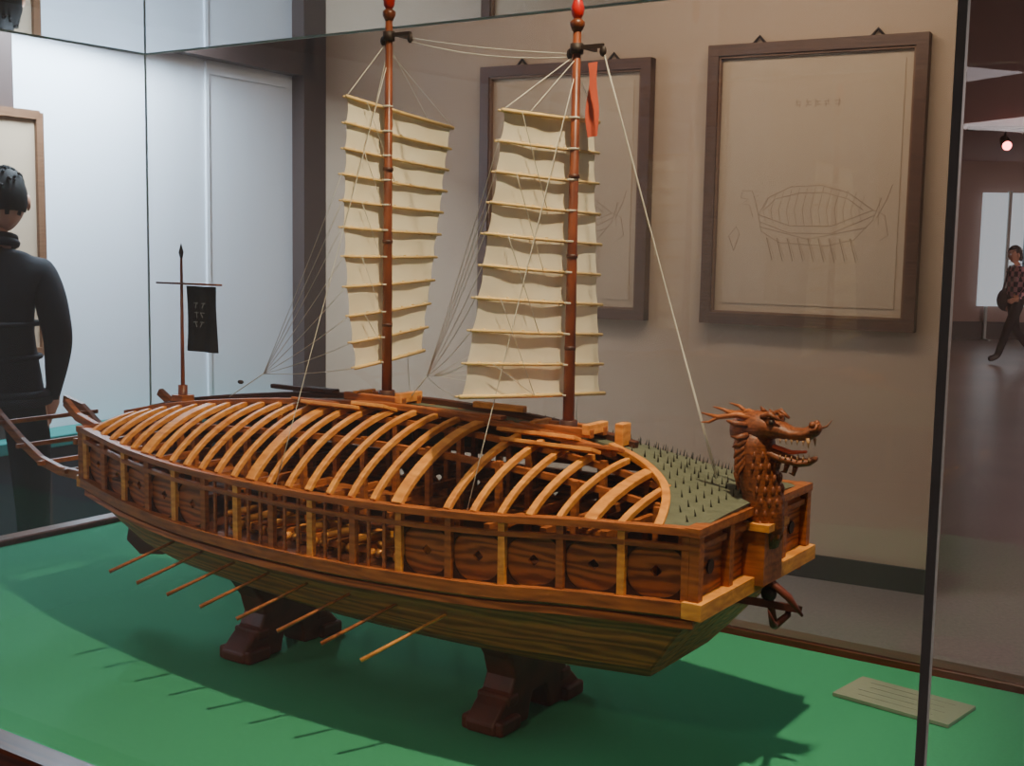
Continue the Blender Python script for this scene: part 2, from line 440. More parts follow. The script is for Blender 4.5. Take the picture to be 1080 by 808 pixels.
for (s,t,l,wd) in((.50,-.085,.16,.030),(.46,-.055,.14,.022),(.06,-.07,.13,.03),(.0,-.05,.10,.02),(.30,-.03,.16,.018),(.55,-.045,.10,.02),(.14,-.06,.07,.04)):
    b.box((s,t,shz(s,t)+.006),(l,wd,.006),W_rib if wd>.021 else W_rail,Matrix.Rotation(-.3*(t<-.04),3,'X'))
for sm in(.117,.48):
    z=zc(sm)
    for t in(-.02,.02):
        b.box((sm-.01,t,z+.008),(.13,.011,.014),W_rail)
    b.box((sm+.048,0,z+.014),(.012,.06,.016),W_rib); b.box((sm-.05,0,z+.012),(.010,.05,.012),W_rib)
    b.tube([(sm,0,z-.02),(sm,0,z+.022)],.014,W_dark,12)
b.box((.565,.02,1.214),(.014,.026,.034),W_rib); b.box((.33,.03,1.234),(.10,.012,.010),W_rib)
b.box((-.12,.045,1.225),(.16,.010,.008),W_dark); b.box((-.06,.03,1.230),(.07,.018,.007),W_dark)
b.obj('roof_spine_and_hatches',ship,bevel=.001)
b=MB()
def spike(s,t):
    z=shz(s,t); n=Vector((0,t*.9,.35)).normalized() if abs(t)>.05 else Vector((0,0,1))
    p=Vector((s,t,z)); b.tube([p,p+n*.0125],[.0016,.0004],M_spike,5)
s=-.49
row=0
while s<.78:
    t=.05+(.012 if row%2 else 0)
    while t<w(s)-.01: spike(s+ru(-.002,.002),t); t+=.026
    s+=.024; row+=1
s=.57
while s<.785:
    for k in range(9):
        t=.0+k*.024
        if t<w(s)-.008 and s>interp(sbt,t)+.012: spike(s,-t)
        if k<2 and s>.6: spike(s+.01,.012+k*.02)
    s+=.022
b.obj('roof_spikes',ship)
# ---- masts
b=MB()
for sm,zt in((.117,1.872),(.48,1.826)):
    zb=zc(sm)-.03
    b.tube([(sm,0,zb),(sm,0,zb+.3),(sm,0,zt)],[.0092,.0076,.006],W_mast,12)
    b.tube([(sm,0,zt-.012),(sm,0,zt-.004),(sm,0,zt+.002),(sm,0,zt+.006)],[.007,.011,.011,.006],W_mast,12)
    b.tube([(sm,0,zt+.004),(sm,0,zt+.012),(sm,0,zt+.022),(sm,0,zt+.034),(sm,0,zt+.042)],[.004,.009,.010,.006,.001],M_red,12)
    b.tube([(sm,0,zt-.045),(sm,0,zt-.03)],.010,M_iron,12)
    b.box((sm+.018,0,zt-.036),(.055,.006,.006),M_iron); b.box((sm+.006,.02,zt-.034),(.006,.05,.005),M_iron)
    for d in(.045,-.012): b.ball((sm+d,0,zt-.044),(.006,.004,.008),M_iron,8,6)
    for z in(zb+.16,zb+.30,zb+.42): b.tube([(sm,0,z),(sm,0,z+.006)],.0088,W_dark,12)
b.obj('masts',ship)
# ---- sails
def sail(name,s0,Lt,Rt,n):
    b=MB(); NU=16; NV=n*6; vs=[];fs=[]
    def ed(f):
        return interp([(a,c[0]) for a,c in Lt],f),interp([(a,c[1]) for a,c in Lt],f),interp([(a,c[0]) for a,c in Rt],f),interp([(a,c[1]) for a,c in Rt],f)
    for j in range(NV+1):
        f=j/NV; tl,zl_,tr,zr_=ed(f)
        sc=math.sin(math.pi*((f*n)%1))
        for i in range(NU+1):
            u=i/NU
            t=tl+(tr-tl)*u; e=.004*sc; t+= e*(1-2*u)
            z=zl_+(zr_-zl_)*u
            x=s0-.003-.0018*sc*min(1,4*u,4*(1-u))-.0008*sc*math.sin(u*17+int(f*n)*2)
            vs.append((x,t,z))
    for j in range(NV):
        for i in range(NU): a=j*(NU+1)+i; fs.append((a,a+1,a+NU+2,a+NU+1))
    b.add(vs,fs,M_sail,True)
    ends=[]
    for j in range(n+1):
        f=j/n; tl,z0,tr,z1=ed(f)
        o=ru(.003,.010)
        b.tube([(s0+.0,tl-o,z0+.0),(s0+.001,(tl+tr)/2,(z0+z1)/2-.001),(s0,tr+o,z1)],.0024 if 0<j<n else .0032,M_bamboo,8)
        b.tube([(s0-.007,tl-o,z0+.0),(s0-.007,tr+o,z1)],.0018,M_bamboo,6)
        for k in range(7):
            u=(k+.5)/7; p=Vector((s0-.001,tl+(tr-tl)*u,z0+(z1-z0)*u)); b.tube([p-Vector((0,.001,0)),p+Vector((0,.001,0))],.0036,M_bamboo,6)
        p=Vector((s0+.012,0,z0+(z1-z0)*(0-tl)/(tr-tl)))
        b.tube([p-Vector((0,0,.0015)),p+Vector((0,0,.0015))],.0092,M_rope,10)
        ends.append((Vector((s0,tl-o,z0)),Vector((s0,tr+o,z1))))
    b.obj(name,ship,recalc=False)
    return ends
eA=sail('aft_sail',.103,[(0,(-.084,1.729)),(.5,(-.092,1.520)),(.8,(-.078,1.375)),(1,(-.063,1.288))],[(0,(.194,1.703)),(.5,(.158,1.512)),(1,(.117,1.306))],10)
eF=sail('fore_sail',.466,[(0,(-.1635,1.683)),(.5,(-.205,1.49)),(1,(-.255,1.289))],[(0,(.086,1.690)),(.5,(.104,1.475)),(1,(.125,1.258))],9)
# ---- rigging
b=MB()
def rope(p,q,sag=0,r=.0008):
    p=Vector(p);q=Vector(q)
    b.tube([p.lerp(q,i/6)-Vector((0,0,sag*4*(i/6)*(1-i/6))) for i in range(7)],r,M_rope,5)
mA=(.165,0,1.828); mF=(.47,0,1.782)
rope(mA,mF,.004); rope((.165,0,1.822),(.47,0,1.777),.010)
rope((.525,0,1.785),(.73,0,1.168),.0,.001); rope((.522,.006,1.782),(.727,.012,1.168),.004,.001)
CA=Vector((-.236,0,1.233)); CB=Vector((.183,0,1.262))
for i in range(3,11,1): rope(eA[i][0],CA+Vector((.06,0,.02)),.004,.0006)
rope(CA+Vector((.06,0,.02)),CA-Vector((.03,0,.03)),0,.001); b.ball(CA,(.008,.004,.004),M_iron,8,6)
for i in range(1,10,1): rope(eF[i][0],CB+Vector((.02,0,.015)),.006,.0006)
for i in range(5,10): rope(eF[i][1],CB+Vector((.02,.02,.015)),.006,.0005)
rope(CB+Vector((.02,0,.015)),CB-Vector((.03,0,.04)),0,.001)
for m0,e in(((.117,0,1.82),eA),((.48,0,1.775),eF)):
    for k in(0,1): rope((m0[0]-.01,0,m0[2]),e[0][k],0); 
    rope((m0[0],0,m0[2]),e[0][0].lerp(e[0][1],.25)); rope((m0[0],0,m0[2]),e[0][0].lerp(e[0][1],.75))
for (sm,zt) in((.117,1.80),(.48,1.76)):
    rope((sm,0,zt),(sm-.02,-w(sm)+.005,zr(sm)+.004),0,.0007); rope((sm,0,zt),(sm-.12,w(sm-.1)-.02,zr(sm)+.01),0,.0006)
for e in(eA,eF):
    for i in range(0,len(e)-1,2):
        j=min(i+3,len(e)-1)
        rope(e[i][0].lerp(e[i][1],.15)+Vector((.006,0,0)),e[j][0].lerp(e[j][1],.45)+Vector((.006,0,0)),0,.0006)
b.obj('rigging',ship)
b=MB(); vs=[];fs=[]
for j in range(13):
    f=j/12; z=1.77-.11*f; d=.002*math.sin(f*7)
    vs+=[(.487+d,.022+d,z),(.493-d,.040+.006*f,z+.004)]
for j in range(12): fs.append((2*j,2*j+1,2*j+3,2*j+2))
b.add(vs,fs,M_ribbon,True); b.obj('red_pennant',ship)
# stern flag
b=MB(); fs0=-.395
b.tube([(fs0,0,1.16),(fs0,0,1.30),(fs0,0,1.462)],[.0045,.0035,.0025],W_mast,8)
b.tube([(fs0,0,1.458),(fs0,0,1.470),(fs0,0,1.487)],[.002,.005,.0005],M_iron,8)
b.tube([(fs0,0,1.165),(fs0,0,1.215)],.009,W_mast,10); b.box((fs0,0,1.19),(.03,.03,.012),W_rail)
b.tube([(fs0-.06,-.01,1.411),(fs0+.105,.005,1.411)],.0022,W_mast,6)
vs=[];fs=[]
for j in range(11):
    for i in range(9):
        vs.append((fs0+.010+.085*i/8,.003*math.sin(i*1.3+j*.3)+.003,1.407-.125*j/10))
for j in range(10):
    for i in range(8): a=j*9+i; fs.append((a,a+1,a+10,a+9))
b.add(vs,fs,M_flag,True)
for k in range(6):
    x=fs0+.042+.018*(k%2)+ru(-.002,.002); z=1.375-.018*(k//2)
    b.box((x,-.002,z),(.011,.0006,.0016),M_flagw); b.box((x+ru(-.003,.003),-.002,z-.004),(.0016,.0006,.012),M_flagw,Matrix.Rotation(ru(-.8,.8),3,'Y'))
b.obj('stern_flag',ship)
b=MB()
for sg in(-1,1):
    tb=[(-.46,1.045,.125),(-.55,1.034,.115),(-.63,1.034,.108),(-.70,1.046,.103),(-.77,1.078,.10),(-.84,1.122,.10),(-.90,1.165 if sg<0 else 1.135,.10)]
    b.sweep([(a,sg*c,z) for a,z,c in tb],.012,.018,W_rail)
    b.sweep([(-.50,sg*.12,1.135),(-.56,sg*.118,1.15),(-.60,sg*.115,1.175)],.012,.016,W_rail)
for s_,z_ in((-.60,1.038),(-.68,1.045),(-.75,1.072),(-.82,1.112)):
    b.sweep([(s_,-.125,z_),(s_,.125,z_)],.009,.009,W_rail)
b.sweep([(-.56,-.10,1.05),(-.56,-.1,1.15)],.01,.01,W_rail,up=(1,0,0)); b.sweep([(-.56,.10,1.05),(-.56,.1,1.15)],.01,.01,W_rail,up=(1,0,0))
b.sweep([(-.57,-.12,1.10),(-.57,.12,1.10)],.01,.012,W_rail)
b.extr([Vector((x,-.009,z)) for x,z in((-.44,.96),(-.43,.90),(-.45,.872),(-.52,.862),(-.56,.885),(-.55,.93),(-.535,1.03),(-.52,1.03),(-.515,.96))],(0,.018,0),W_red)
b.obj('stern_wings_and_rudder',ship,bevel=.001)
# ---- oars
b=MB()
for k in range(8):
    s=.408-.088*k; ws=w(s)
    a=Vector((s,-(ws-.06),.962+.002*k)); d=Vector((-.073,-.13,-.058))*(1.0 if k==0 else .92)
    p=a+d
    b.tube([a-d*.1,a+d*.5,p],[.0026,.0026,.0034],W_rib if k==0 else W_rail,7)
    a2=Vector((a.x,-a.y,a.z)); d2=Vector((d.x,-d.y,d.z)); b.tube([a2-d2*.1,a2+d2*.5,a2+d2],[.003,.003,.0036],W_rib,7)
b.obj('oars',ship)
# ---- dragon head
b=MB()
b.tube([(.803,0,1.085),(.806,0,1.11),(.803,0,1.15),(.792,0,1.19),(.786,0,1.225),(.79,0,1.245)],[.024,.028,.029,.029,.030,.024],W_dragon,14)
b.loft([(.752,1.244,.010,.012),(.765,1.246,.021,.021),(.785,1.249,.027,.024),(.805,1.252,.026,.021),(.822,1.250,.021,.013),(.842,1.245,.017,.009),(.858,1.246,.016,.009),(.870,1.251,.015,.011),(.878,1.255,.011,.009),(.882,1.256,.004,.004)],W_dragon,14)
b.loft([(.785,1.224,.018,.012),(.805,1.218,.018,.010),(.83,1.210,.015,.007),(.855,1.206,.014,.006),(.868,1.209,.012,.006),(.877,1.214,.006,.004)],W_dragon,12)
b.loft([(.80,1.228,.008,.003),(.84,1.219,.008,.003),(.862,1.222,.005,.002)],M_ribbon,8)
for sg in(-1,1):
    b.ball((.815,sg*.017,1.260),.0070,W_dragon,10,8); b.ball((.818,sg*.021,1.261),.004,M_iron,8,6)
    b.tube([(.802,sg*.018,1.267),(.815,sg*.021,1.272),(.829,sg*.017,1.264)],[.003,.0045,.002],W_dragon,7)
    b.ball((.872,sg*.009,1.261),.005,W_dragon,8,6)
    for k in range(6):
        x=.83+.008*k; b.tube([(x,sg*(.016-.0006*k),1.239),(x,sg*(.015-.0006*k),1.232)],[.0018,.0003],M_tooth,5)
        b.tube([(x,sg*(.014-.0006*k),1.211),(x,sg*(.0135-.0006*k),1.217)],[.0016,.0003],M_tooth,5)
    b.tube([(.868,sg*.012,1.243),(.870,sg*.013,1.229)],[.003,.0004],M_tooth,6)
    b.tube([(.79,sg*.014,1.262),(.768,sg*.022,1.267),(.742,sg*.028,1.262),(.718,sg*.030,1.266)],[.005,.0045,.0035,.001],W_rail,8)
    b.tube([(.762,sg*.023,1.266),(.750,sg*.026,1.273),(.734,sg*.028,1.276)],[.0035,.0025,.0008],W_rail,7)
    b.tube([(.742,sg*.028,1.262),(.730,sg*.03,1.254),(.718,sg*.031,1.253)],[.003,.002,.0008],W_rail,7)
    b.tube([(.785,sg*.024,1.254),(.770,sg*.034,1.256),(.759,sg*.038,1.260)],[.004,.005,.001],W_dragon,7)
    for k in range(6):
        p=Vector((.785,sg*.022,1.240-.006*k)); b.tube([p,p+Vector((-.010,sg*.010,-.004-.004*k)),p+Vector((-.020+.003*k,sg*.013,-.002-.009*k))],[.006,.005,.0008],W_dragon,6)
    b.tube([(.872,sg*.013,1.253),(.882,sg*.020,1.257),(.888,sg*.024,1.266)],[.002,.0015,.0005],W_dragon,5)
for k in range(8):
    z=1.255-.019*k; x=.768 if k<3 else .768+.004*(k-3)*.8
    b.tube([(x+.006,0,z),(x-.003,0,z+.003),(x-.011,0,z+.008)],[.009,.006,.0008],W_dragon,6)
for k in range(8):
    for j in range(8):
        th=-1.5+j*.43+(.21 if k%2 else 0); z=1.10+.016*k; x=.803 if z<1.16 else .803-(z-1.16)*.24
        b.ball((x+.0265*math.cos(th),.0265*math.sin(th),z),(.0030,.0050,.0075),W_dragon,7,5)
for k in range(5): b.tube([(.80+.012*k,0,1.212-.003*k),(.797+.012*k,0,1.200-.003*k),(.79+.012*k,0,1.190)],[.004,.003,.0005],W_dragon,6)
for k in range(3): b.tube([(.80+.013*k,0,1.270-.002*k),(.793+.013*k,0,1.279-.003*k)],[.005,.001],W_dragon,6)
# collar box where the neck meets the bow
b.box((.803,0,1.075),(.036,.066,.085),W_rail); b.box((.806,0,1.115),(.044,.074,.010),W_rib)
b.obj('dragon_head',ship)
b=MB()
b.tube([(.805,.01,1.045),(.812,.012,1.01),(.822,.014,.965)],[.006,.006,.005],W_red,8)
for sg in(-1,1): b.tube([(.822,.014,.966),(.830,.014+sg*.028,.976),(.828,.014+sg*.042,1.0)],[.006,.005,.001],W_red,7)
b.sweep([(.78,-.035,1.01),(.845,.05,.985)],.009,.010,W_red)
b.tube([(.79,.0,1.05),(.84,.015,1.01),(.86,.02,.985)],[.006,.006,.002],W_red,7)
b.ball((.812,.012,1.012),(.012,.012,.012),M_iron,8,6); b.tube([(.805,.01,1.045),(.80,.02,1.09)],.002,M_rope,5)
b.obj('bow_anchor',ship)
# ================================================================= STANDS
for i,s in enumerate((.41,-.13)):
    b=MB(); half=[(.030,0),(.125,0),(.128,.018),(.105,.040),(.082,.058),(.072,.078),(.082,.110),(.112,.150),(.105,.158),(.06,.128)]
    inn=[(.026,.02),(.018,.042)]
    poly=[Vector((-.028,t,ZT+z)) for t,z in half]+[Vector((-.028,-t,ZT+z)) for t,z in reversed(half)]+[Vector((-.028,-t,ZT+z)) for t,z in inn]+[Vector((-.028,t,ZT+z)) for t,z in reversed(inn)]
    b.extr(poly,(.056,0,0),W_red)
    for sg in(-1,1):
        b.box((0,sg*.095,ZT+.012),(.078,.055,.024),W_red)
        b.box((0,sg*.078,ZT+.045),(.062,.03,.02),W_red)
    o=b.obj('ship_stand',None,bevel=.006); o.matrix_world=FR@Matrix.Translation((s,0,0))
    for md in o.modifiers: md.segments=3
# ================================================================= ROOM
WD=Vector((1,-.55,0)).normalized()
WN=Vector((-.4819,-.8762,0)); CO=Vector((-1.11,6.88,0)); LD=WN.copy()
def frame(o,xd,nd):
    M=Matrix.Identity(4); M.col[0][:3]=xd; M.col[1][:3]=-nd; M.col[2][:3]=(0,0,1); M.col[3][:3]=o; return M
FB=frame(CO,WD,WN)
LW=3.38; H=3.0
b=MB(); b.box((LW/2,.06,H/2),(LW,.12,H),M_wall); o=b.obj('wall_back'); o.matrix_world=FB
b=MB(); b.box((LW/2+.02,-.008,.055),(LW-.05,.016,.11),M_base); o=b.obj('baseboard_back'); o.matrix_world=FB
LN=WD.copy()
FL=frame(CO,LD,LN)
b=MB(); b.box((4.6,.06,H/2),(9.2,.12,H),M_wallw); o=b.obj('wall_left'); o.matrix_world=FL
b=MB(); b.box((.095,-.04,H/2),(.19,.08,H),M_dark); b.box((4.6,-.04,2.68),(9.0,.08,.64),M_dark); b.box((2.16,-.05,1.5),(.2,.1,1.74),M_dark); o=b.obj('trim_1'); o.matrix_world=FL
b=MB(); b.box((.85,-.006,1.2),(.02,.012,2.3),M_wallw); b.box((.55,-.006,2.3),(.6,.012,.015),M_wallw); o=b.obj('trim_2'); o.matrix_world=FL
b=MB(); b.box((1.5,-.10,.31),(2.3,.16,.62),M_navy); b.box((1.5,-.10,.645),(2.36,.19,.05),M_teal)
for k in range(5): b.box((.45+.52*k,-.185,.31),(.03,.02,.6),M_dark)
o=b.obj('low_cabinet',bevel=.004); o.matrix_world=FL
b=MB(); b.box((3,9.5,-.03),(22,26,.06),M_floor); b.obj('floor')
b=MB(); b.box((3,9.5,H+.03),(22,26,.06),M_ceil); b.obj('ceiling')
b=MB(); b.box((4,21.1,H/2),(18,.2,H),M_far); b.obj('wall_far')
b=MB(); b.box((4,20.98,.15),(18,.04,.3),M_base); b.obj('baseboard_far')
b=MB(); b.box((12.1,9,H/2),(.2,24,H),M_far); b.obj('wall_right')
b=MB(); b.box((3,-3.1,H/2),(18,.2,H),M_far); b.obj('wall_front')
b=MB(); b.box((8.75,20.9,1.52),(1.8,.08,1.9),M_white); b.box((9.0,20.85,1.6),(.9,.02,1.3),mat_plain('poster_blue',(130,175,195),.6)); b.box((8.28,20.87,1.52),(.05,.1,1.96),M_steel)
for k in range(3): b.box((8.85+.2*k,20.835,1.9),(.12,.01,.12),[M_red,M_teal,M_brass][k])
for x in(8.0,9.5): b.box((x,20.9,.3),(.04,.06,.6),M_steel); b.box((x,20.8,.01),(.05,.3,.02),M_steel)
b.obj('poster_board')
b=MB(); M_lampr=mat_plain('lamp_red_glow',(255,90,90),.5,emit=(255,120,120),es=12)
b.box((6.5,15.0,2.95),(2.2,.05,.05),M_iron)
for k in range(4):
    x=5.85+.42*k; b.tube([(x,15,2.93),(x,15,2.82)],.015,M_iron,8); b.tube([(x,15.04,2.84),(x,14.94,2.76)],[.05,.07],M_iron,12); b.ball((x,14.93,2.75),.055,M_lampr,10,8)
b.obj('track_light')
# ================================================================= PICTURES
def picture(name,cx,cy,wd,z0,z1,ship_draw):
    b=MB(); h=z1-z0; fw=.05
    b.box((0,-.015,0),(wd-.02,.02,h-.02),M_paper)
    b.box((0,-.027,0),(wd-2*fw-.09,.004,h-2*fw-.09),M_paper)
    for sx in(-1,1): b.box((sx*(wd/2-fw/2),-.03,0),(fw,.06,h),W_frame); b.box((sx*(wd/2-fw-.005),-.03,0),(.010,.04,h-2*fw),W_frame2)
    for sz in(-1,1): b.box((0,-.03,sz*(h/2-fw/2)),(wd,.062,fw),W_frame); b.box((0,-.03,sz*(h/2-fw-.005)),(wd-2*fw,.04,.010),W_frame2)
    for sx in(-1,1): b.tube([(sx*wd*.27-.03,-.01,h/2),(sx*wd*.27,-.01,h/2+.035),(sx*wd*.27+.03,-.01,h/2)],.007,M_iron,6)
    y=-.0295
    def ln(p,r=.0014): b.tube([(a*wd*.88,y,c*h*.86) for a,c in p],r,M_ink,5)
    for k in range(5):
        x=-.07+.045*k
        for q in range(5):
            if q%2: b.box((x*wd+ru(-.004,.004),y,h*.285+.007*(q-2)),(.026,.001,.0035),M_ink)
            else: b.box((x*wd+ru(-.009,.009),y,h*.285+.004*(q-2)),(.0035,.001,.020),M_ink,Matrix.Rotation(ru(-.5,.5),3,'Y'))
    if ship_draw:
        ln([(-.27,-.12),(-.25,-.19),(-.15,-.235),(.1,-.245),(.24,-.22),(.33,-.14),(.37,-.05)])
        ln([(-.27,-.12),(-.1,-.165),(.12,-.165),(.33,-.10)]); ln([(-.26,-.15),(-.1,-.195),(.12,-.195),(.34,-.12)]); ln([(-.26,-.17),(0,-.22),(.3,-.17)])
        ln([(-.27,-.12),(-.22,-.05),(-.1,-.005),(.06,.0),(.2,-.03),(.33,-.10)]); ln([(-.24,-.10),(-.18,-.055),(-.05,-.03),(.08,-.03),(.2,-.055),(.28,-.10)])
        for k in range(13):
            x=-.23+.042*k; e=max(0,1-((x-.03)/.3)**2)**.5; ln([(x,-.13-.035*e),(x-.015,-.10+.0*e),(x+.01,-.10+.095*e)],.0009)
        for k in range(9): x=-.22+.055*k; ln([(x,-.215),(x+.035,-.31)],.0018); ln([(x+.006,-.215),(x+.045,-.30)],.0009)
        ln([(-.27,-.12),(-.29,-.06),(-.31,-.02),(-.36,-.02),(-.37,-.05),(-.33,-.055),(-.36,-.075),(-.32,-.08),(-.30,-.13)])
        for k in range(4): ln([(-.30,-.03-.02*k),(-.275,-.02-.02*k)],.0009)
        ln([(.33,-.1),(.39,-.12),(.41,-.2),(.37,-.22)]); ln([(.35,-.13),(.40,-.05),(.42,.0)]); ln([(.36,-.05),(.36,-.16)],.0009)
        ln([(-.40,-.27),(-.43,-.21),(-.39,-.17),(-.37,-.20),(-.40,-.27)])
    o=b.obj(name,bevel=.003); M=FB.copy(); M.col[3][:3]=Vector((cx,cy,(z0+z1)/2))+WN*.003; o.matrix_world=M
    return o
picture('framed_drawing',1.317,5.545,.966,1.146,2.402,True)
picture('framed_drawing.001',.2465,6.1345,.92,1.141,2.368,True)
b=MB(); b.box((2.05,-.12,1.6),(.5,.02,.95),M_paper)
for sx in(-1,1): b.box((2.05+sx*.25,-.125,1.6),(.035,.04,.98),W_frame2)
for sz in(-1,1): b.box((2.05,-.125,1.6+sz*.48),(.5,.04,.035),W_frame2)
o=b.obj('wall_picture'); o.matrix_world=FL@Matrix.Translation((.17,0,-.10))
# ================================================================= PEOPLE
def person(name,M,J,E,rad,label,mats,headpos,headrot,hair_len=.0,hs=1.0):
    root=empty(name,M)
    names=list(J); me=bpy.data.meshes.new('t'); me.from_pydata([J[n] for n in names],[(names.index(a),names.index(c)) for a,c in E],[])
    ob=bpy.data.objects.new('t',me); bpy.context.collection.objects.link(ob)
    sk=ob.modifiers.new('skin','SKIN'); sk.use_smooth_shade=True; sk.branch_smoothing=.6
    ss=ob.modifiers.new('sub','SUBSURF'); ss.levels=2; ss.render_levels=2
    for i,n in enumerate(names):
        d=me.skin_vertices[0].data[i]; d.radius=rad[n] if isinstance(rad[n],tuple) else (rad[n],rad[n]); d.use_root=(n=='pelvis')
    bpy.context.view_layer.update()
    dg=bpy.context.evaluated_depsgraph_get(); nm=bpy.data.meshes.new_from_object(ob.evaluated_get(dg))
    bpy.data.objects.remove(ob)
    nm.materials.clear()
    for m in mats: nm.materials.append(m)
    segs=[(Vector(J[a]),Vector(J[c]),label(a,c)) for a,c in E]
    for p in nm.polygons:
        best=9;lab=0
        for a,c,l in segs:
            ab=c-a; tt=max(0,min(1,(p.center-a).dot(ab)/ab.length_squared)); d=(p.center-a-ab*tt).length
            if d<best: best=d;lab=l
        p.material_index=lab; p.use_smooth=True
    bo=bpy.data.objects.new(name+'_body',nm); bpy.context.collection.objects.link(bo); bo.parent=root
    b=MB(); sk_=mats[2]; hr=mats[3]; vs=[];fs=[]; nu,nv=28,22
    for i in range(nv+1):
        ph=math.pi*i/nv
        for j in range(nu):
            th=2*math.pi*j/nu; x=math.sin(ph)*math.cos(th); y=math.sin(ph)*math.sin(th); z=math.cos(ph)
            X=.074*x; Y=.094*y; Z=.118*z
            if z<0: X*=1-.28*z*z; Y*=1-.18*z*z
            if y<-.6 and abs(x)<.22 and -.35<z<.12: Y-=.02*(1-abs(x)/.22)*(1-abs(z+.18)/.3 if abs(z+.18)<.3 else 0)
            if y<-.6 and -.1<z<.12 and .2<abs(x)<.55: Y+=.006
            if y<-.6 and -.62<z<-.48 and abs(x)<.3: Y-=.005
            vs.append(Vector((X,Y,Z)))
    for i in range(nv):
        for j in range(nu): fs.append((i*nu+j,(i+1)*nu+j,(i+1)*nu+(j+1)%nu,i*nu+(j+1)%nu))
    b.add(vs,fs,sk_,True)
    for sx in(-1,1):
        b.ball((sx*.080,.008,-.01),(.010,.018,.032),sk_,8,8)
        b.ball((sx*.030,-.082,.008),(.012,.008,.007),M_white,8,6); b.ball((sx*.030,-.088,.008),(.005,.004,.006),hr,8,6)
        b.box((sx*.030,-.090,.028),(.032,.006,.005),hr)
    b.box((0,-.088,-.064),(.040,.008,.006),M_ribbon)
    hv=[];hf=[]
    for i in range(nv+1):
        ph=math.pi*i/nv
        for j in range(nu):
            th=2*math.pi*j/nu; x=math.sin(ph)*math.cos(th); y=math.sin(ph)*math.sin(th); z=math.cos(ph)
            k=1.08+.02*math.sin(j*3.1+i*2)+.02*math.sin(j*1.7); hv.append(Vector((.075*x*k,.097*y*k+.004,.118*z*k-(hair_len*max(0,y)*(z<0)))))
    for i in range(nv):
        for j in range(nu):
            ph=math.pi*(i+.5)/nv; th=2*math.pi*(j+.5)/nu; x=math.cos(th)*math.sin(ph); y=math.sin(ph)*math.sin(th); z=math.cos(ph)
            if z>.55 or (y>-.25 and z>.05+.3*(-y)) or (y>.25 and z>-.45-.08*math.sin(j*2)): hf.append((i*nu+j,(i+1)*nu+j,(i+1)*nu+(j+1)%nu,i*nu+(j+1)%nu))
    b.add(hv,hf,hr,True)
    # hair tufts
    rs=random.Random(3)
    for k in range(70):
        th=rs.uniform(0,6.28); ph=rs.uniform(0,1.25); d=Vector((math.sin(ph)*math.cos(th),math.sin(ph)*math.sin(th),math.cos(ph)))
        p=Vector((d.x*.080,d.y*.104+.004,d.z*.125)); q=p+Vector((rs.uniform(-.012,.012),.016,-.010)); b.tube([p,(p+q)/2+d*.006,q],[.006,.005,.001],hr,5)
    ho=b.obj(name+'_head',root,recalc=False); ho.matrix_basis=Matrix.Translation(headpos)@headrot@Matrix.Scale(hs,4)
    return root
def body(J,fat=1.0):
    E=[('pelvis','spine'),('spine','chest'),('chest','nb'),('nb','neck')]
    for s in'LR': E+=[('chest','sh'+s),('sh'+s,'el'+s),('el'+s,'wr'+s),('pelvis','hip'+s),('hip'+s,'kn'+s),('kn'+s,'an'+s),('an'+s,'toe'+s),('wr'+s,'pa'+s)]
    rad=dict(pelvis=(.15*fat,.12*fat),spine=(.15*fat,.12*fat),chest=(.165*fat,.12*fat),nb=(.085,.075),neck=(.058,.058))
    for s in'LR':
        rad.update({'sh'+s:.070*fat,'el'+s:.056*fat,'wr'+s:.034,'pa'+s:(.036,.016),'hip'+s:.095,'kn'+s:.066,'an'+s:.048,'toe'+s:(.045,.032)})
        W_=Vector(J['wr'+s]); P=Vector(J['pa'+s]); d=(P-W_).normalized(); sd=d.cross(Vector((1,0,0))); 
        if sd.length<.3: sd=d.cross(Vector((0,1,0)))
        sd.normalize(); nn=d.cross(sd)
        for k in range(4):
            o=sd*(.030-.020*k); l=[.068,.078,.072,.056][k]
            a=P+d*.018+o; c=a+d*l*.5; e=c+(d*.8+nn*.5*(1 if s=='L' else -1)).normalized()*l*.5
            for nme,v in(('a',a),('b',c),('c',e)): J['f%d%s%s'%(k,nme,s)]=v; rad['f%d%s%s'%(k,nme,s)]=.009
            E+=[('pa'+s,'f%da%s'%(k,s)),('f%da%s'%(k,s),'f%db%s'%(k,s)),('f%db%s'%(k,s),'f%dc%s'%(k,s))]
        a=W_+d*.03+sd*.038; c=a+d*.03+sd*.014
        J['ta'+s]=a;J['tb'+s]=c;rad['ta'+s]=.011;rad['tb'+s]=.009; E+=[('wr'+s,'ta'+s),('ta'+s,'tb'+s)]
    def label(a,c):
        if a[:2] in('pa','ta','wr') or a[0]=='f': return 2
        if (a,c)==('nb','neck'): return 2
        if a[:2]=='an': return 4
        if a[:3]=='hip' or a[:2]=='kn' or (a=='pelvis' and c[:3]=='hip'): return 1
        return 0
    return E,rad,label
M_jk=mat_plain('jacket_black',(24,26,33),.85,nscale=9,bump=.5,spec=.25); M_pt=mat_plain('trousers_dark',(20,22,30),.9,spec=.2); M_sk=mat_plain('skin',(205,150,120),.55); M_hr=mat_plain('hair_black',(14,12,12),.75,nscale=160,bump=.15,spec=.2); M_sh=mat_plain('shoe_black',(22,20,20),.4)
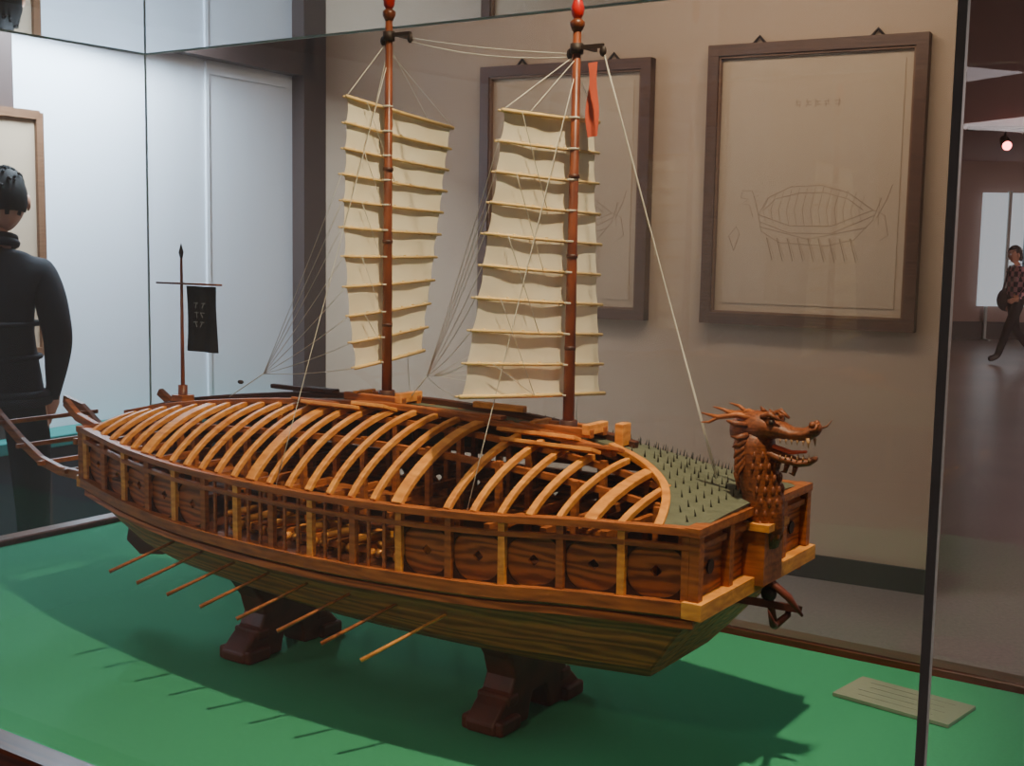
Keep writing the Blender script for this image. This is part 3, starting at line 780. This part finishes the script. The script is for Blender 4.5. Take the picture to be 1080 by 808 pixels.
J=dict(pelvis=(0,0,.97),spine=(0,.01,1.14),chest=(0,.02,1.33),nb=(0,.01,1.45),neck=(-.01,-.02,1.53),
 shL=(.17,.02,1.38),elL=(.215,.08,1.12),wrL=(.19,-.02,.91),paL=(.18,-.06,.86),shR=(-.17,.02,1.38),elR=(-.215,.08,1.12),wrR=(-.19,-.02,.91),paR=(-.18,-.06,.86),
 hipL=(.10,0,.90),knL=(.11,-.02,.50),anL=(.11,.02,.085),toeL=(.13,-.14,.045),hipR=(-.10,0,.90),knR=(-.11,-.02,.50),anR=(-.11,.02,.085),toeR=(-.13,-.14,.045))
E,rad,label=body(J,.98)
v=person('museum_visitor',Matrix.Translation((-1.86,4.42,0))@Matrix.Rotation(math.radians(-160),4,'Z'),J,E,rad,label,[M_jk,M_pt,M_sk,M_hr,M_sh],(-.045,-.03,1.62),Matrix.Rotation(.15,4,'X'),0,.95)
def ring(b,z,rx,ry,r,cx=0,cy=0,m=None,tilt=0):
    b.tube([(cx+rx*math.cos(a),cy+ry*math.sin(a),z+tilt*math.sin(a)) for a in [i*math.pi/12 for i in range(25)]],r,m or M_jk,8)
b=MB(); ring(b,1.465,.072,.068,.016,-.005,0,None,.012); ring(b,1.485,.066,.062,.013,-.008,-.006,None,.012)
ring(b,.90,.172,.135,.018); ring(b,.925,.170,.132,.014); ring(b,1.06,.150,.121,.010); ring(b,1.18,.150,.122,.009)
b.tube([(0,.13,1.42),(0,.142,1.25),(0,.14,1.05),(0,.145,.90)],.004,M_dark,6)
b.obj('jacket_collar_and_hem',v)
def mat_plaid():
    m,nt,b=newmat('plaid_shirt'); N=nt.nodes; L=nt.links; tc=N.new('ShaderNodeTexCoord')
    br=N.new('ShaderNodeTexChecker'); br.inputs['Scale'].default_value=14; br.inputs[1].default_value=lin((215,160,170)); br.inputs[2].default_value=lin((60,46,66))
    L.new(tc.outputs['Object'],br.inputs[0]); L.new(br.outputs[0],b.inputs['Base Color']); b.inputs['Roughness'].default_value=.9; return m
J=dict(pelvis=(0,0,.92),spine=(0,-.01,1.06),chest=(0,-.03,1.25),nb=(0,-.04,1.36),neck=(0,-.06,1.43),
 shL=(.16,-.03,1.32),elL=(.22,.05,1.07),wrL=(.19,-.10,.93),paL=(.18,-.15,.90),shR=(-.16,-.03,1.32),elR=(-.21,.08,1.08),wrR=(-.20,.04,.86),paR=(-.20,.02,.80),
 hipL=(.09,0,.86),knL=(.09,-.16,.50),anL=(.09,-.30,.10),toeL=(.10,-.44,.06),hipR=(-.09,0,.86),knR=(-.09,.06,.47),anR=(-.09,.36,.14),toeR=(-.09,.28,.045))
E,rad,label=body(J)
v=person('museum_visitor.001',Matrix.Translation((6.76,16.6,0))@Matrix.Rotation(math.radians(-80),4,'Z')@Matrix.Scale(.96,4),J,E,rad,label,[mat_plaid(),M_pt,M_sk,M_hr,M_sh],(0,-.07,1.52),Matrix.Rotation(.1,4,'X'),.05)
b=MB(); b.ball((-.24,.0,.88),(.06,.16,.17),M_jk,12,8); b.sweep([(-.2,-.1,.98),(-.05,-.10,1.36),(.12,.0,1.40),(.1,.12,1.2),(-.2,.1,.98)],.03,.01,M_jk); b.obj('shoulder_bag',v)
# ================================================================= LIGHTS
def spot(name,loc,tgt,e,col,size=math.radians(60),r=.04,blend=.5):
    l=bpy.data.lights.new(name,'SPOT'); l.energy=e; l.color=col; l.spot_size=size; l.shadow_soft_size=r; l.spot_blend=blend
    o=bpy.data.objects.new(name,l); bpy.context.collection.objects.link(o); o.location=loc
    o.rotation_euler=(Vector(tgt)-Vector(loc)).to_track_quat('-Z','Y').to_euler()
def area(name,loc,tgt,e,col,sx,sy):
    l=bpy.data.lights.new(name,'AREA'); l.energy=e; l.color=col; l.shape='RECTANGLE'; l.size=sx; l.size_y=sy
    o=bpy.data.objects.new(name,l); bpy.context.collection.objects.link(o); o.location=loc
    o.rotation_euler=(Vector(tgt)-Vector(loc)).to_track_quat('-Z','Y').to_euler()
P=lambda s,t,z: FR@Vector((s,t,z))
spot('spot_lamp_key',P(1.0,-.40,2.92),P(.1,0,.9),205,(1,.80,.53),math.radians(64),.03,.6)
spot('fill_spot_sails',P(2.0,-.5,2.92),P(.3,0,1.52),75,(1,.85,.64),math.radians(26),.05,.7)  # added fill light, put in to brighten the sails
spot('fill_spot_front',P(.5,-2.9,2.8),P(.1,0,.95),70,(1,.80,.58),math.radians(38),.12,.8)  # added fill from the camera side, lifts the dark hull
area('cool_fill_left',(-1.6,5.2,2.7),(-2.6,5.2,1.2),180,(.72,.86,1),1.6,.3)  # added cool light, stands in for daylight on the left wall
area('ceiling_lamp_wall',(.6,4.6,2.95),(1.0,5.8,1.3),25,(1,.83,.66),2.0,.3)
area('ceiling_lamp_hall',(10.5,12,2.95),(10.5,12,0),270,(1,.82,.78),2,3)
area('ceiling_lamp_hall.001',(8.5,7,2.95),(8.5,7,0),90,(1,.85,.83),2,2)
area('ceiling_lamp_front',(3,1,2.95),(3,1,0),28,(1,.88,.8),2,2)
wd=bpy.data.worlds.new('world'); bpy.context.scene.world=wd; wd.use_nodes=True
wd.node_tree.nodes['Background'].inputs[0].default_value=(.6,.62,.7,1); wd.node_tree.nodes['Background'].inputs[1].default_value=.15
# ================================================================= CAMERA
p=math.radians(6.5); rr=.0175
F=Vector((0,math.cos(p),-math.sin(p))); U=Vector((0,math.sin(p),math.cos(p))); Rt=Vector((1,0,0))
R2=(Rt+U*rr).normalized(); U2=(U-Rt*rr).normalized()
M=Matrix.Identity(4); M.col[0][:3]=R2; M.col[1][:3]=U2; M.col[2][:3]=-F; M.col[3][:3]=(0,0,1.5)
cd=bpy.data.cameras.new('camera'); cam=bpy.data.objects.new('camera',cd); bpy.context.collection.objects.link(cam)
cam.matrix_world=M; cd.sensor_width=36; cd.sensor_fit='HORIZONTAL'; cd.lens=1300/1080*36; cd.clip_start=.02
bpy.context.scene.camera=cam
